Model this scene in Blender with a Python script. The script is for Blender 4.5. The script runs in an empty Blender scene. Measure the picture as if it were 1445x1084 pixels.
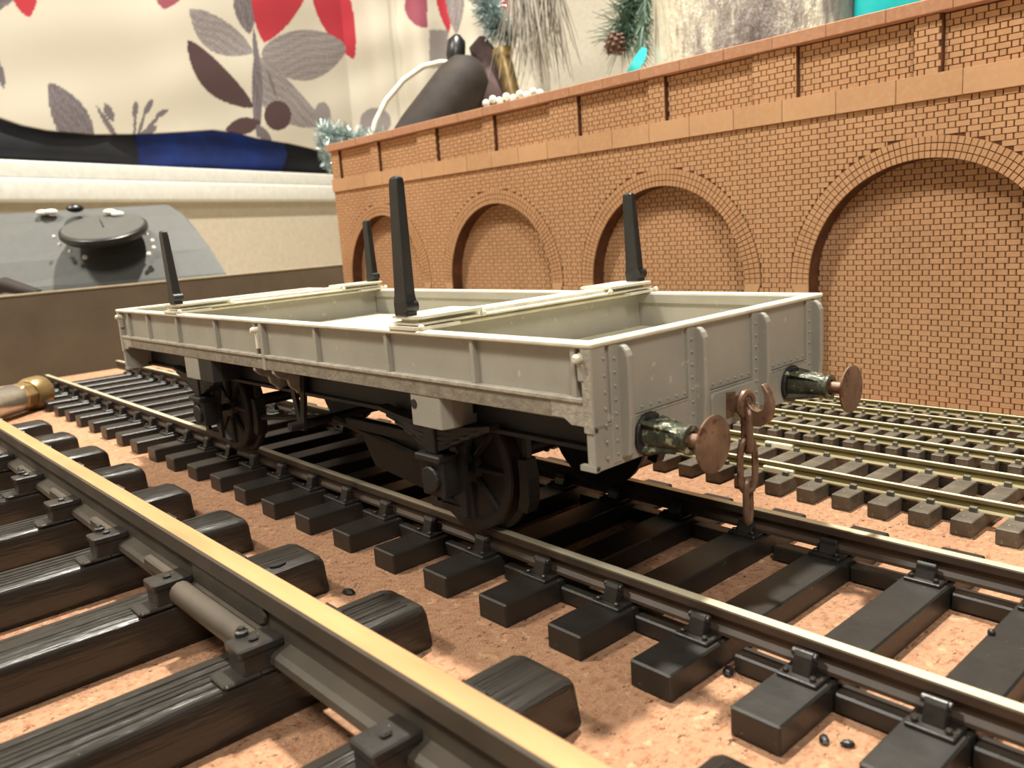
import bpy, bmesh, math, random
import numpy as np
from mathutils import Vector, Matrix
random.seed(7); RNG = np.random.default_rng(7)
S = 0.01                      # scene unit = 100 mm; all numbers below are millimetres
C = bpy.context.scene.collection
PI = math.pi

# ------------------------------------------------------------------ camera
F, YAW, PIT, ROLL = 1167.43, 41.127, 10.75, -4.061
CAM = np.array([-84.634, -68.255, 57.602])
def cam_axes():
    y, p_, r = map(math.radians, (YAW, PIT, ROLL))
    fw = np.array([math.sin(y)*math.cos(p_), math.cos(y)*math.cos(p_), -math.sin(p_)])
    rt = np.cross(fw, [0, 0, 1]); rt /= np.linalg.norm(rt); up = np.cross(rt, fw)
    c, s = math.cos(r), math.sin(r)
    return c*rt+s*up, -s*rt+c*up, fw
RT, UP, FW = cam_axes()
def at(u, v, depth):
    """world point (mm) seen at pixel u,v at a given depth along the view axis"""
    return CAM + (FW + RT*(u-722.5)/F - UP*(v-542)/F)*depth
def atz(u, v, z):
    d = FW+RT*(u-722.5)/F-UP*(v-542)/F; return CAM+d*(z-CAM[2])/d[2]
def seen(P, m=25):
    d = np.array(P)-CAM; z = d@FW
    if z < 5: return False
    u = 722.5+F*(d@RT)/z; v = 542-F*(d@UP)/z
    return -m < u < 1445+m and -m < v < 1084+m
cd = bpy.data.cameras.new('camera'); cam = bpy.data.objects.new('camera', cd); C.objects.link(cam)
cam.matrix_world = Matrix(((RT[0], UP[0], -FW[0], CAM[0]*S), (RT[1], UP[1], -FW[1], CAM[1]*S), (RT[2], UP[2], -FW[2], CAM[2]*S), (0, 0, 0, 1)))
cd.sensor_fit = 'HORIZONTAL'; cd.sensor_width = 36; cd.lens = 36*F/1445
cd.clip_start = 0.02; cd.clip_end = 200
cd.dof.use_dof = True; cd.dof.focus_distance = 1.5; cd.dof.aperture_fstop = 5.0
bpy.context.scene.camera = cam

# ------------------------------------------------------------------ light
def lin(r, g, b, k=1.0):
    f = lambda c: ((c/255)/12.92 if c/255 <= .04045 else (((c/255)+.055)/1.055)**2.4)*k
    return (f(r), f(g), f(b), 1)
w = bpy.data.worlds.new('room_light'); bpy.context.scene.world = w; w.use_nodes = True
w.node_tree.nodes['Background'].inputs[0].default_value = lin(255, 250, 242)
w.node_tree.nodes['Background'].inputs[1].default_value = 0.16
def area(name, pos, target, size, power, col):
    l = bpy.data.lights.new(name, 'AREA'); l.shape = 'DISK'; l.size = size*S; l.energy = power; l.color = col[:3]
    o = bpy.data.objects.new(name, l); C.objects.link(o); o.location = Vector(pos)*S
    o.rotation_euler = (Vector(target)-Vector(pos)).to_track_quat('-Z', 'Y').to_euler(); return o
area('ceiling_spot_lamp', (220, 200, 1000), (20, 60, 20), 50, 2500, lin(255, 250, 238))
area('ceiling_room_lamp', (-560, 480, 1080), (120, 150, 40), 140, 1180, lin(255, 250, 238))
area('room_side_lamp', (-420, -520, 850), (60, 60, 40), 260, 800, lin(255, 250, 240))  # added camera-side fill to brighten the wagon end; stands for no known lamp
vs = bpy.context.scene.view_settings
vs.view_transform = 'Standard'; vs.look = 'None'; vs.gamma = 1; vs.use_curve_mapping = False; vs.exposure = 0.0

# ------------------------------------------------------------------ materials
class NT:
    def __init__(s, name):
        s.m = bpy.data.materials.new(name); s.m.use_nodes = True; s.t = s.m.node_tree
        s.b = s.t.nodes['Principled BSDF']; s._co = None
    def n(s, ty, **k):
        nd = s.t.nodes.new(ty)
        for a, v in k.items(): setattr(nd, a, v)
        return nd
    def l(s, a, b): s.t.links.new(a, b)
    def co(s):
        if not s._co: s._co = s.n('ShaderNodeTexCoord').outputs['Object']
        return s._co
    def noise(s, scale, detail=4, rough=.55, stretch=None, world=False):
        nd = s.n('ShaderNodeTexNoise'); nd.inputs['Scale'].default_value = scale
        nd.inputs['Detail'].default_value = detail; nd.inputs['Roughness'].default_value = rough
        src = s.n('ShaderNodeNewGeometry').outputs['Position'] if world else s.co()
        if stretch:
            mp = s.n('ShaderNodeMapping'); mp.inputs['Scale'].default_value = stretch; s.l(src, mp.inputs[0]); src = mp.outputs[0]
        s.l(src, nd.inputs['Vector']); return nd.outputs['Fac']
    def ramp(s, fac, stops):
        r = s.n('ShaderNodeValToRGB'); e = r.color_ramp.elements
        e[0].position, e[0].color = stops[0]; e[1].position, e[1].color = stops[-1]
        for p_, c_ in stops[1:-1]:
            x = e.new(p_); x.color = c_
        s.l(fac, r.inputs[0]); return r.outputs[0]
    def mix(s, fac, a, b, mode='MIX'):
        m = s.n('ShaderNodeMix', data_type='RGBA', blend_type=mode)
        for sock, v in ((m.inputs[0], fac), (m.inputs[6], a), (m.inputs[7], b)):
            if hasattr(v, 'links') or hasattr(v, 'is_linked'): s.l(v, sock)
            else: sock.default_value = v
        return m.outputs[2]
    def bump(s, h, strength=.3, dist=.002):
        b = s.n('ShaderNodeBump'); b.inputs['Strength'].default_value = strength; b.inputs['Distance'].default_value = dist
        s.l(h, b.inputs['Height']); s.l(b.outputs[0], s.b.inputs['Normal'])
    def rnd(s): return s.n('ShaderNodeObjectInfo').outputs['Random']
def basic(name, col, rough=.5, metal=0, var=.12, scale=30, bump=.15, bd=.001, dust=None, stretch=None, spec=None):
    t = NT(name); f = t.noise(scale, 5, .6, stretch)
    lo = tuple(c*(1-var*2) for c in col[:3])+(1,); hi = tuple(min(1, c*(1+var*2)) for c in col[:3])+(1,)
    c = t.ramp(f, [(.3, lo), (.7, hi)])
    if dust:
        f2 = t.noise(dust[1], 2, .8); g = t.ramp(f2, [(dust[2], (0, 0, 0, 1)), (dust[2]+.06, (1, 1, 1, 1))])
        c = t.mix(g, c, dust[0])
    t.l(c, t.b.inputs['Base Color']); t.b.inputs['Roughness'].default_value = rough; t.b.inputs['Metallic'].default_value = metal
    if spec is not None: t.b.inputs['Specular IOR Level'].default_value = spec
    if bump: t.bump(t.noise(scale*2.2, 4, .6, stretch), bump, bd)
    return t.m
def plain(name, col, rough=.6, metal=0):
    return basic(name, col, rough, metal, var=.04, scale=20, bump=0)
def cork_mat():
    t = NT('cork_sheet'); W = True
    c = t.ramp(t.noise(3, 3, .5, world=W), [(.3, lin(200, 150, 114)), (.7, lin(214, 164, 126))])
    f = t.noise(75, 3, .75, world=W); c = t.mix(t.ramp(f, [(.5, (0, 0, 0, 1)), (.68, (1, 1, 1, 1))]), c, lin(178, 116, 78))
    c = t.mix(t.ramp(t.noise(42, 2, .6, world=W), [(.6, (0, 0, 0, 1)), (.72, (1, 1, 1, 1))]), c, lin(236, 188, 146))
    c = t.mix(t.ramp(t.noise(38, 3, .85, world=W, stretch=(1, 1.9, 1)), [(.60, (0, 0, 0, 1)), (.66, (1, 1, 1, 1))]), c, lin(112, 64, 40))
    t.l(c, t.b.inputs['Base Color']); t.b.inputs['Roughness'].default_value = .85
    t.bump(t.noise(38, 6, .8, world=W), 1.0, .02); return t.m
def brick_mat(name, a, b):
    t = NT(name); c = t.mix(t.rnd(), a, b)
    c = t.mix(t.ramp(t.noise(1.6, 4, .6, world=True), [(.35, (0, 0, 0, 1)), (.75, (.6, .6, .6, 1))]), c, lin(156, 114, 78))
    c = t.mix(t.ramp(t.noise(60, 3, .7, world=True), [(.45, (0, 0, 0, 1)), (.8, (.5, .5, .5, 1))]), c, lin(206, 168, 130))
    t.l(c, t.b.inputs['Base Color']); t.b.inputs['Roughness'].default_value = .8
    t.bump(t.noise(45, 4, .7, world=True), .25, .002); return t.m
M = dict(
    cork=cork_mat(),
    sleeper=basic('black_plastic', lin(34, 31, 27), .42, 0, .18, 14, .35, .002, dust=(lin(120, 108, 90), 90, .72)),
    bigsleeper=basic('wood_grained_plastic', lin(38, 34, 29), .33, 0, .3, 9, .8, .006, dust=(lin(128, 116, 98), 60, .74), stretch=(.18, 3.6, 1.6)),
    chair=basic('black_chair_plastic', lin(40, 36, 32), .36, 0, .2, 30, .35, .002, dust=(lin(130, 120, 104), 80, .7)),
    railside=basic('dark_rail_side', lin(62, 48, 36), .55, 0, .2, 10, .2, .001),
    railtop=basic('polished_rail_top', lin(222, 212, 180), .38, .5, .08, 14, .1, .001, stretch=(1, .1, 1)),
    bigside=basic('weathered_rail_side', lin(72, 64, 54), .5, .1, .15, 8, .3, .002),
    bigtop=basic('tan_rail_head', lin(178, 136, 92), .42, .15, .10, 10, .15, .001, stretch=(2, .3, 1)),
    nickelside=basic('olive_rail_side', lin(116, 104, 66), .45, .2, .1, 16, .1, .001, stretch=(1, .1, 1)),  # darker copy of the nickel for the web, shade put into the colour
    clip=basic('grey_brown_clip', lin(92, 84, 72), .45, 0, .2, 30, .35, .002),
    smallsleeper=basic('dusty_small_sleeper', lin(82, 74, 62), .5, 0, .2, 24, .5, .003, dust=(lin(132, 122, 104), 90, .66)),
    curb=basic('dull_curb_paint', lin(128, 119, 104), .6, 0, .12, 45, .6, .004),
    nickel=basic('nickel_silver_rail', lin(244, 234, 196), .36, .15, .1, 16, .1, .001, stretch=(1, .1, 1)),  # near-white copy for head and foot, blown-out light put into the colour
    grey=basic('grey_wagon_paint', lin(150, 145, 133), .5, 0, .05, 9, .12, .001, dust=(lin(176, 168, 148), 46, .66)),
    greyrough=basic('grey_paint_rough', lin(156, 148, 134), .55, 0, .12, 45, .7, .004),
    rimgrey=basic('pale_grey_edge', lin(206, 200, 180), .42, 0, .08, 20, .2, .001),  # paler wagon grey; the glare on the rims is in the colour
    floorgrey=basic('light_grey_floor', lin(190, 184, 160), .5, 0, .05, 12, .1, .001),
    black=basic('matt_black_paint', lin(28, 26, 25), .45, 0, .15, 25, .3, .002),
    under=basic('dark_underframe', lin(30, 27, 24), .55, 0, .2, 20, .3, .002),
    buffer=basic('green_black_buffer', lin(74, 76, 62), .30, .3, .3, 35, .8, .004, dust=(lin(168, 168, 140), 50, .58)),
    rust=basic('rusty_metal', lin(118, 90, 70), .45, .3, .22, 25, .4, .002, dust=(lin(92, 54, 38), 34, .6)),
    tread=basic('brown_wheel_tread', lin(60, 46, 38), .4, .4, .15, 20, .2, .001),
    brick=brick_mat('laser_cut_brick', lin(200, 155, 113), lin(190, 144, 102)),
    mortar=basic('burnt_mortar', lin(86, 50, 22), .9, 0, .2, 20, .3, .001),
    stone=brick_mat('pale_board_stone', lin(204, 160, 118), lin(196, 152, 110)),
    coping=brick_mat('coping_board', lin(184, 134, 104), lin(176, 126, 96)),
    plank=basic('grey_brown_plank', lin(80, 70, 54), .7, 0, .08, 6, .1, .001),
    plankedge=basic('pale_plank_edge', lin(150, 136, 110), .7, 0, .1, 8, .1, .001),
    white=plain('white_gloss_sill', lin(206, 204, 196), .35),
    beige=plain('beige_wall_paint', lin(184, 172, 152), .7),
    cream=plain('cream_wall_paint', lin(196, 188, 170), .7),
    blue=basic('navy_cloth', lin(16, 46, 122), .8, 0, .25, 2.0, .2, .002),
    navy=basic('black_navy_cloth', lin(26, 28, 36), .85, 0, .25, 3, .2, .002),
    greyplastic=plain('grey_appliance_plastic', lin(78, 78, 74), .55),
    blackplastic=plain('black_gloss_plastic', lin(22, 22, 22), .35),
    bead=plain('white_bead', lin(230, 226, 214), .25),
    metal=basic('brushed_metal', lin(210, 206, 196), .28, .9, .08, 20, .1, .001),
    brass=basic('aged_brass', lin(150, 126, 84), .38, .6, .15, 12, .2, .001),
    brown=basic('dark_brown_glaze', lin(36, 25, 18), .75, 0, .4, 5, .5, .006),
    tinsel=basic('silver_tinsel', lin(160, 176, 174), .3, .5, .2, 30, .4, .003),
    needle=plain('green_pine_needle', lin(66, 92, 72), .5),
    frost=plain('frosted_needle', lin(140, 132, 120), .45),
    cone=basic('pine_cone_brown', lin(92, 62, 46), .6, 0, .3, 30, .5, .003),
    teal=plain('turquoise_satin', lin(26, 176, 178), .35),
    wire=plain('white_cable', lin(226, 216, 196), .4),
)
def bark_mat():
    t = NT('silver_bark_fabric')
    c = t.ramp(t.noise(1.2, 6, .65, stretch=(2.2, 2.2, .45)), [(.30, lin(104, 96, 92)), (.42, lin(164, 154, 146)), (.47, lin(232, 226, 204)), (.62, lin(246, 242, 222))])
    t.l(c, t.b.inputs['Base Color']); t.b.inputs['Roughness'].default_value = .4; t.b.inputs['Metallic'].default_value = .25
    t.bump(t.noise(7, 5, .7, stretch=(1.5, 1.5, .6)), .8, .03); return t.m
M['bark'] = bark_mat()

# ------------------------------------------------------------------ mesh kit
class G:
    def __init__(s): s.v = []; s.f = []; s.m = []; s.mi = 0
    def add(s, vs_, fs):
        b = len(s.v); s.v += [tuple(map(float, q)) for q in vs_]; s.f += [tuple(b+i for i in f) for f in fs]; s.m += [s.mi]*len(fs); return s
    def box(s, x0, x1, y0, y1, z0, z1, bottom=True):
        f = [(4, 5, 6, 7), (0, 1, 5, 4), (1, 2, 6, 5), (2, 3, 7, 6), (3, 0, 4, 7)]
        if bottom: f.append((3, 2, 1, 0))
        return s.add([(x0, y0, z0), (x1, y0, z0), (x1, y1, z0), (x0, y1, z0), (x0, y0, z1), (x1, y0, z1), (x1, y1, z1), (x0, y1, z1)], f)
    def loft(s, rings, cap=True, closed=True):
        n = len(rings[0]); vs_ = [q for r in rings for q in r]; fs = []
        for i in range(len(rings)-1):
            for j in range(n if closed else n-1):
                a, b = i*n+j, i*n+(j+1) % n; fs.append((a, b, b+n, a+n))
        if cap and closed: fs += [tuple(range(n))[::-1], tuple((len(rings)-1)*n+j for j in range(n))]
        return s.add(vs_, fs)
    def prism(s, pts, axis, a, b):
        """2D profile pushed from a to b along axis ('x': pts are y,z; 'y': x,z; 'z': x,y)"""
        g = {'x': lambda q, t: (t, q[0], q[1]), 'y': lambda q, t: (q[0], t, q[1]), 'z': lambda q, t: (q[0], q[1], t)}[axis]
        return s.loft([[g(q, a) for q in pts], [g(q, b) for q in pts]])
    def rings(s, p0, p1, prof, n=16, cap=True):
        """turned shape: prof = [(t 0..1 or mm, r)] along p0->p1"""
        p0, p1 = Vector(p0), Vector(p1); d = (p1-p0); L = d.length; d.normalize()
        q = d.orthogonal().normalized(); r = d.cross(q)
        return s.loft([[p0+d*(t*L)+(q*math.cos(2*PI*k/n)+r*math.sin(2*PI*k/n))*max(rad, 1e-3) for k in range(n)] for t, rad in prof], cap=cap)
    def cyl(s, p0, p1, r, n=14, r2=None): return s.rings(p0, p1, [(0, r), (1, r if r2 is None else r2)], n)
    def tube(s, path, r, n=8, closed=False, taper=None):
        P = [Vector(q) for q in path]; N = len(P); R_ = []; prev = None
        for i, q in enumerate(P):
            d = (P[(i+1) % N]-P[i-1]) if closed else (P[min(i+1, N-1)]-P[max(i-1, 0)])
            d.normalize()
            a = d.orthogonal().normalized() if prev is None else (prev-d*prev.dot(d)).normalized()
            prev = a; b = d.cross(a); rr = r if taper is None else r*(1+(taper-1)*i/(N-1))
            R_.append([q+(a*math.cos(2*PI*k/n)+b*math.sin(2*PI*k/n))*rr for k in range(n)])
        if closed: R_.append(R_[0]); return s.loft(R_, cap=False)
        return s.loft(R_)
    def dome(s, c, r, axis, n=6):
        c = Vector(c); a = Vector(axis).normalized(); return s.rings(c, c+a*r, [(0, r), (.6, r*.8), (1, r*.25)], n)
    def ball(s, c, r, n=10, sc=(1, 1, 1)):
        k = n//2+1
        return s.loft([[(c[0]+sc[0]*r*math.sin(PI*i/k)*math.cos(2*PI*j/n) if 0 < i < k else c[0]+1e-4*math.cos(2*PI*j/n),
                         c[1]+sc[1]*r*math.sin(PI*i/k)*math.sin(2*PI*j/n) if 0 < i < k else c[1]+1e-4*math.sin(2*PI*j/n),
                         c[2]-sc[2]*r*math.cos(PI*i/k)) for j in range(n)] for i in range(k+1)])
    def mesh(s, name, mats, bevel=0, smooth=False, seg=1):
        me = bpy.data.meshes.new(name)
        me.from_pydata([(x*S, y*S, z*S) for x, y, z in s.v], [], s.f)
        for m in (mats if isinstance(mats, (list, tuple)) else [mats]): me.materials.append(M[m] if isinstance(m, str) else m)
        if any(s.m): me.polygons.foreach_set('material_index', s.m)
        bm = bmesh.new(); bm.from_mesh(me)
        bmesh.ops.recalc_face_normals(bm, faces=bm.faces)
        if bevel:
            ed = [e for e in bm.edges if len(e.link_faces) == 2 and e.calc_face_angle(0) > .5]
            bmesh.ops.bevel(bm, geom=ed, offset=bevel*S, segments=seg, affect='EDGES', profile=.5, clamp_overlap=True)
        bm.to_mesh(me); bm.free()
        if smooth:
            me.polygons.foreach_set('use_smooth', [True]*len(me.polygons))
            try: me.set_sharp_from_angle(angle=math.radians(40))
            except Exception: pass
        return me
def put(name, me, parent=None, loc=(0, 0, 0), rot=(0, 0, 0), label=None, stuff=False):
    o = bpy.data.objects.new(name, me); C.objects.link(o); o.location = Vector(loc)*S; o.rotation_euler = rot
    if parent: o.parent = parent
    if label: o['label'] = label
    if stuff: o['kind'] = 'stuff'
    return o
def part(name, g, mats, parent=None, bevel=0, smooth=False, loc=(0, 0, 0), rot=(0, 0, 0), label=None, stuff=False, seg=1):
    return put(name, g.mesh(name, mats, bevel, smooth, seg), parent, loc, rot, label, stuff)
def thing(name, label, cat, loc=(0, 0, 0), rz=0, group=None):
    o = bpy.data.objects.new(name, None); C.objects.link(o); o.location = Vector(loc)*S; o.rotation_euler = (0, 0, rz)
    o.empty_display_size = .05; o['label'] = label; o['category'] = cat
    if group: o['group'] = group
    return o
def tag(o, label, cat, group=None):
    o['label'] = label; o['category'] = cat
    if group: o['group'] = group
    return o
def struct(o): o['kind'] = 'structure'; return o
def rrect(x0, x1, z0, z1, r, n=3):
    pts = []
    for cx, cz, a in ((x1-r, z0+r, -90), (x1-r, z1-r, 0), (x0+r, z1-r, 90), (x0+r, z0+r, 180)):
        for k in range(n+1):
            t = math.radians(a+90*k/n); pts.append((cx+r*math.cos(t), cz+r*math.sin(t)))
    return pts

# ------------------------------------------------------------------ the board
board = thing('layout_board', 'orange tan cork-topped board carrying all the tracks', 'board', (0, 0, 0))
part('cork_surface', G().box(-170, 330, -130, 385, -4, 0), 'cork', board)
part('base_panel', G().box(-170, 330, -130, 385, -22, -4), 'plank', board)
pl = thing('end_plank', 'grey brown plank standing upright on edge across the far end of the tracks', 'plank', (80, 389, -22))
part('plank_face', G().box(-250, 250, -3.5, 3.5, 0, 63.5), 'plank', pl, bevel=.5)
part('plank_edge', G().box(-250, 250, -3.7, 3.7, 63.5, 64.2), 'plankedge', pl, label='pale top edge of the end plank')

# ------------------------------------------------------------------ brick viaduct
XW, YW = 156.5, 0.395
via = thing('brick_viaduct', 'tan laser-cut brick arched retaining wall with parapet standing behind the tracks', 'model wall', (0, 0, 0), -math.radians(YW))
VK = .955; VL = CAM+VK*(np.array([XW, 0, 0])-CAM); via.location = Vector(VL)*S; via.scale = (VK,)*3; VZ = CAM[2]-CAM[2]/VK
VY0, VY1 = -24.0, 349.0
AC = [29.9, 121.5, 213.1, 304.7]; AR = 34.4; SPR = 33.6; RINGW = 6.0; REC = 6.2
ZS0, ZS1, ZP1, ZC = 83.2, 89.8, 104.8, 108.5
def front_plate():
    g = G(); prev = VY0; N = 40
    for c in AC:
        g.box(0, REC, prev, c-AR, VZ, ZS0); prev = c+AR
        pts = [(c-AR*math.cos(PI*k/N), SPR+AR*math.sin(PI*k/N)) for k in range(N+1)]
        for (ya, za), (yb, zb) in zip(pts, pts[1:]):
            g.add([(0, ya, za), (0, yb, zb), (0, yb, ZS0), (0, ya, ZS0), (REC, ya, za), (REC, yb, zb)], [(0, 1, 2, 3), (0, 4, 5, 1)])
    g.box(0, REC, prev, VY1, VZ, ZS0)
    return g
part('mortar_front', front_plate(), 'mortar', via)
part('mortar_back', G().box(REC, REC+3, VY0, VY1, VZ, ZC-3), 'mortar', via)
part('backing_board', G().box(REC+3, REC+9, VY0, VY1, VZ, ZC-3), 'plank', via)
part('parapet_core', G().box(1.6, REC, VY0, VY1, ZS1, ZP1), 'mortar', via)
# brick rectangles: (x face, y0, y1, z0, z1, proud) in the wall's own frame
COURSE, STR, HDR, J = 1.6, 3.75, 1.85, .30
def courses(y0, y1, z0, z1, x, holes=None):
    out = []; n = max(1, round((z1-z0)/COURSE)); h = (z1-z0)/n
    for i in range(n):
        zb = z0+i*h; y = VY0-8+(0 if i % 2 else (STR+HDR)/2); k = 0; ho = holes(zb+h/2) if holes else []
        while y < y1:
            L = STR if k % 2 == 0 else HDR
            segs = [(max(y, y0), min(y+L, y1))]
            for ha, hb in ho:
                segs = [t for a, b in segs for t in ((a, min(b, ha)), (max(a, hb), b)) if t[1]-t[0] > .01] if ha < y+L and hb > y else segs
            for a, b in segs:
                if b-a > .6: out.append((x, a+J/2, b-J/2, zb+.05, zb+h-.05))
            y += L; k += 1
    return out
def front_holes(z):
    if z < SPR-4: r = AR+.1
    elif z < SPR: r = AR+RINGW*(.7+.3*(z-SPR+4)/4)+.1
    else:
        q = (AR+RINGW+.15)**2-(z-SPR)**2
        if q <= 0: return []
        r = math.sqrt(q)
    return [(c-r, c+r) for c in AC]
B = courses(VY0, VY1, VZ, ZS0, 0, front_holes)
for c in AC:
    B += [b for b in courses(c-AR-1, c+AR+1, VZ, SPR+AR+1, REC) if b[3] < SPR or math.hypot((b[1]+b[2])/2-c, b[3]-SPR) < AR+1.5]
panels = []
for k in range(-1, 4):
    p0 = 75.7+91.6*k        # wide pilaster centre
    for a, b in ((p0+7.7, p0+42.1), (p0+49.5, p0+83.9)):
        a2, b2 = max(a, VY0), min(b, 340.5)
        if b2-a2 > 3: panels.append((a2, b2))
panels.sort(); prev = VY0
for a, b in panels:
    B += courses(a, b, ZS1, ZP1-.2, 1.6)
    if a-prev > 1: B += courses(prev, a, ZS1, ZP1, 0)
    prev = b
if VY1-prev > 1: B += courses(prev, VY1, ZS1, ZP1, 0)
prev = VY0
for a, b in panels+[(VY1, VY1)]:
    if a-prev > .5: part('pilaster_core', G().box(0, 1.6, prev, a, ZS1, ZP1), 'mortar', via)
    prev = b
def brickmesh(x, y0, y1, z0, z1, p_, g, ox=0, oy=0, oz=0):
    c = .09; X = -p_
    g.add([(x-ox, y0-oy, z0-oz), (x-ox, y1-oy, z0-oz), (x-ox, y1-oy, z1-oz), (x-ox, y0-oy, z1-oz),
           (x+X-ox, y0+c-oy, z0+c-oz), (x+X-ox, y1-c-oy, z0+c-oz), (x+X-ox, y1-c-oy, z1-c-oz), (x+X-ox, y0+c-oy, z1-c-oz)],
          [(4, 5, 6, 7), (0, 1, 5, 4), (1, 2, 6, 5), (2, 3, 7, 6), (3, 0, 4, 7), (3, 2, 1, 0)])
    return g
def wpt(x, y, z):
    a = -math.radians(YW); return VL+VK*np.array([x*math.cos(a)-y*math.sin(a), x*math.sin(a)+y*math.cos(a), z])
keyd = lambda b: (0 if seen(wpt(b[0], (b[1]+b[2])/2, (b[3]+b[4])/2), 5) else 1e5)+np.linalg.norm(np.array(wpt(b[0], (b[1]+b[2])/2, (b[3]+b[4])/2))-CAM)-4*(b[2]-b[1])
B.sort(key=keyd)
cache = {}
for i, b in enumerate(B[:300]):
    L, H = round(b[2]-b[1], 1), round(b[4]-b[3], 1); pr = random.choice((.22, .27, .32)); k_ = (L, H, pr)
    if k_ not in cache: cache[k_] = brickmesh(0, 0, b[2]-b[1], 0, b[4]-b[3], pr, G()).mesh('brick', 'brick')
    put('brick', cache[k_], via, (b[0], b[1], b[3]))
g = G()
for b in B[300:]: brickmesh(*b, random.uniform(.2, .33), g)
part('brick_field', g, 'brick', via, stuff=True)
# voussoirs: three rings of headers round each arch
rings_done = 0; g = G(); base = G()
def voussoir(gg, c, a0, a1, r0, r1, p_):
    m = .07
    q = lambda r, a, x: (x, c-r*math.cos(a), SPR+r*math.sin(a))
    e = m/((r0+r1)/2)
    A = [q(r0+m, a0+e, 0), q(r0+m, a1-e, 0), q(r1-m, a1-e, 0), q(r1-m, a0+e, 0)]
    e2, m2 = e*2.4, m*2.2
    D = [q(r0+m2, a0+e2, -p_), q(r0+m2, a1-e2, -p_), q(r1-m2, a1-e2, -p_), q(r1-m2, a0+e2, -p_)]
    gg.add(A+D, [(4, 5, 6, 7), (0, 1, 5, 4), (1, 2, 6, 5), (2, 3, 7, 6), (3, 0, 4, 7), (3, 2, 1, 0)])
for ci, c in enumerate(AC):
    n = 72
    for row in range(3):
        r0 = AR+row*RINGW/3; r1 = r0+RINGW/3
        for k in range(n):
            a0, a1 = PI*k/n, PI*(k+1)/n; pr = random.uniform(.35, .5)
            mid = (a0+a1)/2; P_ = wpt(0, c-r0*math.cos(mid), SPR+r0*math.sin(mid))
            if ci == 0 and seen(P_, 3) and rings_done < 300:
                h = G(); voussoir(h, c, a0, a1, r0, r1, pr); part('arch_brick', h, 'brick', via); rings_done += 1
            else: voussoir(g, c, a0, a1, r0, r1, pr)
    for s in (-1, 1):
        y0 = c+s*AR; y1 = c+s*(AR+RINGW); y2 = c+s*(AR+RINGW*.7)
        h = G().prism([(y0, SPR-4), (y2, SPR-4), (y1, SPR), (y0, SPR)], 'x', -.5, 0)
        part('springer_stone', h, 'stone', via)
part('arch_brick_field', g, 'brick', via, stuff=True)
y = 20.3-17.35*3
while y < VY1:
    a, b = max(y, VY0), min(y+17.35, VY1)
    if b-a > 2:
        part('string_stone', G().box(-1.3+random.uniform(-.05, .05), REC, a+.09, b-.09, ZS0, ZS1), 'stone', via, bevel=.12)
        part('coping_stone', G().box(-2.4+random.uniform(-.06, .06), REC+9.5, a+2.6, min(b+2.6, VY1+1)-.14, ZP1+.1, ZC), 'coping', via, bevel=.15)
    y += 17.35
part('coping_stone', G().box(-2.4, REC+9.5, VY0-1, -12.5, ZP1+.1, ZC), 'coping', via, bevel=.15)

# ------------------------------------------------------------------ tracks
def bullhead(g, x0, w_, z0, z1, y0, y1, foot=None, side=0, top=1):
    """rail with head from x0 to x0+w_, foot below; polished head strip gets slot `top`"""
    c = x0+w_/2; f = (foot or w_)/2; h = (z1-z0); t = w_*.5
    pts = [(c-f, z0), (c+f, z0), (c+f, z0+h*.13), (c+w_*.17, z0+h*.28), (c+w_*.17, z1-h*.42), (c+w_/2, z1-h*.33), (c+w_/2, z1-.12*w_), (c+w_*.42, z1-.02),
           (c-w_*.42, z1-.02), (c-w_/2, z1-.12*w_), (c-w_/2, z1-h*.33), (c-w_*.17, z1-h*.42), (c-w_*.17, z0+h*.28), (c-f, z0+h*.13)]
    g.mi = side; g.prism(pts, 'y', y0, y1)
    if foot:
        g.mi = top; g.prism([(c-f-.01, z0-.01), (c+f+.01, z0-.01), (c+f+.01, z0+h*.13), (c-f-.01, z0+h*.13)], 'y', y0, y1)  # foot gets the bright copy too, painted as if lit
    g.mi = top; g.prism([(c-w_*.43, z1-.03), (c+w_*.43, z1-.03), (c+w_*.43, z1), (c-w_*.43, z1)], 'y', y0, y1); g.mi = 0
    return g
# --- wagon track (32 mm gauge)
PIT0, YS = 14.736, -34.23
trk = thing('wagon_track', 'dark track with chaired bullhead rails that the grey wagon stands on', 'model track', (16, 0, 0))
for xx in (-16-1.7, 16): part('rail', bullhead(G(), xx, 1.7, 4.3, 8.0, -110, 338 if xx < 0 else 352), ['railside', 'railtop'], trk)
slm = G().prism([(-29.34, 0), (29.34, 0), (29.34, 3.7), (-29.34, 3.7)], 'y', -3.15, 3.15).mesh('sleeper', 'sleeper', bevel=.25)
def chair_mesh():
    g = G(); g.box(-3.9, 3.4, -2.5, 2.5, 3.65, 4.25)
    for x, y_ in ((-3.1, -1.7), (-3.1, 1.7), (2.6, -1.7), (2.6, 1.7)): g.cyl((x, y_, 4.2), (x, y_, 4.75), .42, 6)
    g.prism([(-2.9, 4.2), (-.75, 4.2), (-.85, 6.6), (-1.9, 6.9), (-2.3, 6.3)], 'y', -1.15, 1.15)
    g.prism([(.75, 4.2), (2.5, 4.2), (2.0, 5.5), (1.9, 6.2), (1.5, 6.5), (.95, 6.1)], 'y', -1.35, 1.35)
    g.cyl((-1.5, -1.45, 6.25), (-1.5, 1.7, 6.25), .55, 8)
    return g.mesh('chair', 'chair', bevel=.12)
chm = chair_mesh()
webm = {L: G().box(-1.4, 1.4, 0, L, .2, 2.7).mesh('sleeper_web', 'sleeper', bevel=.25) for L in (8.3, 6.8)}
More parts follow.
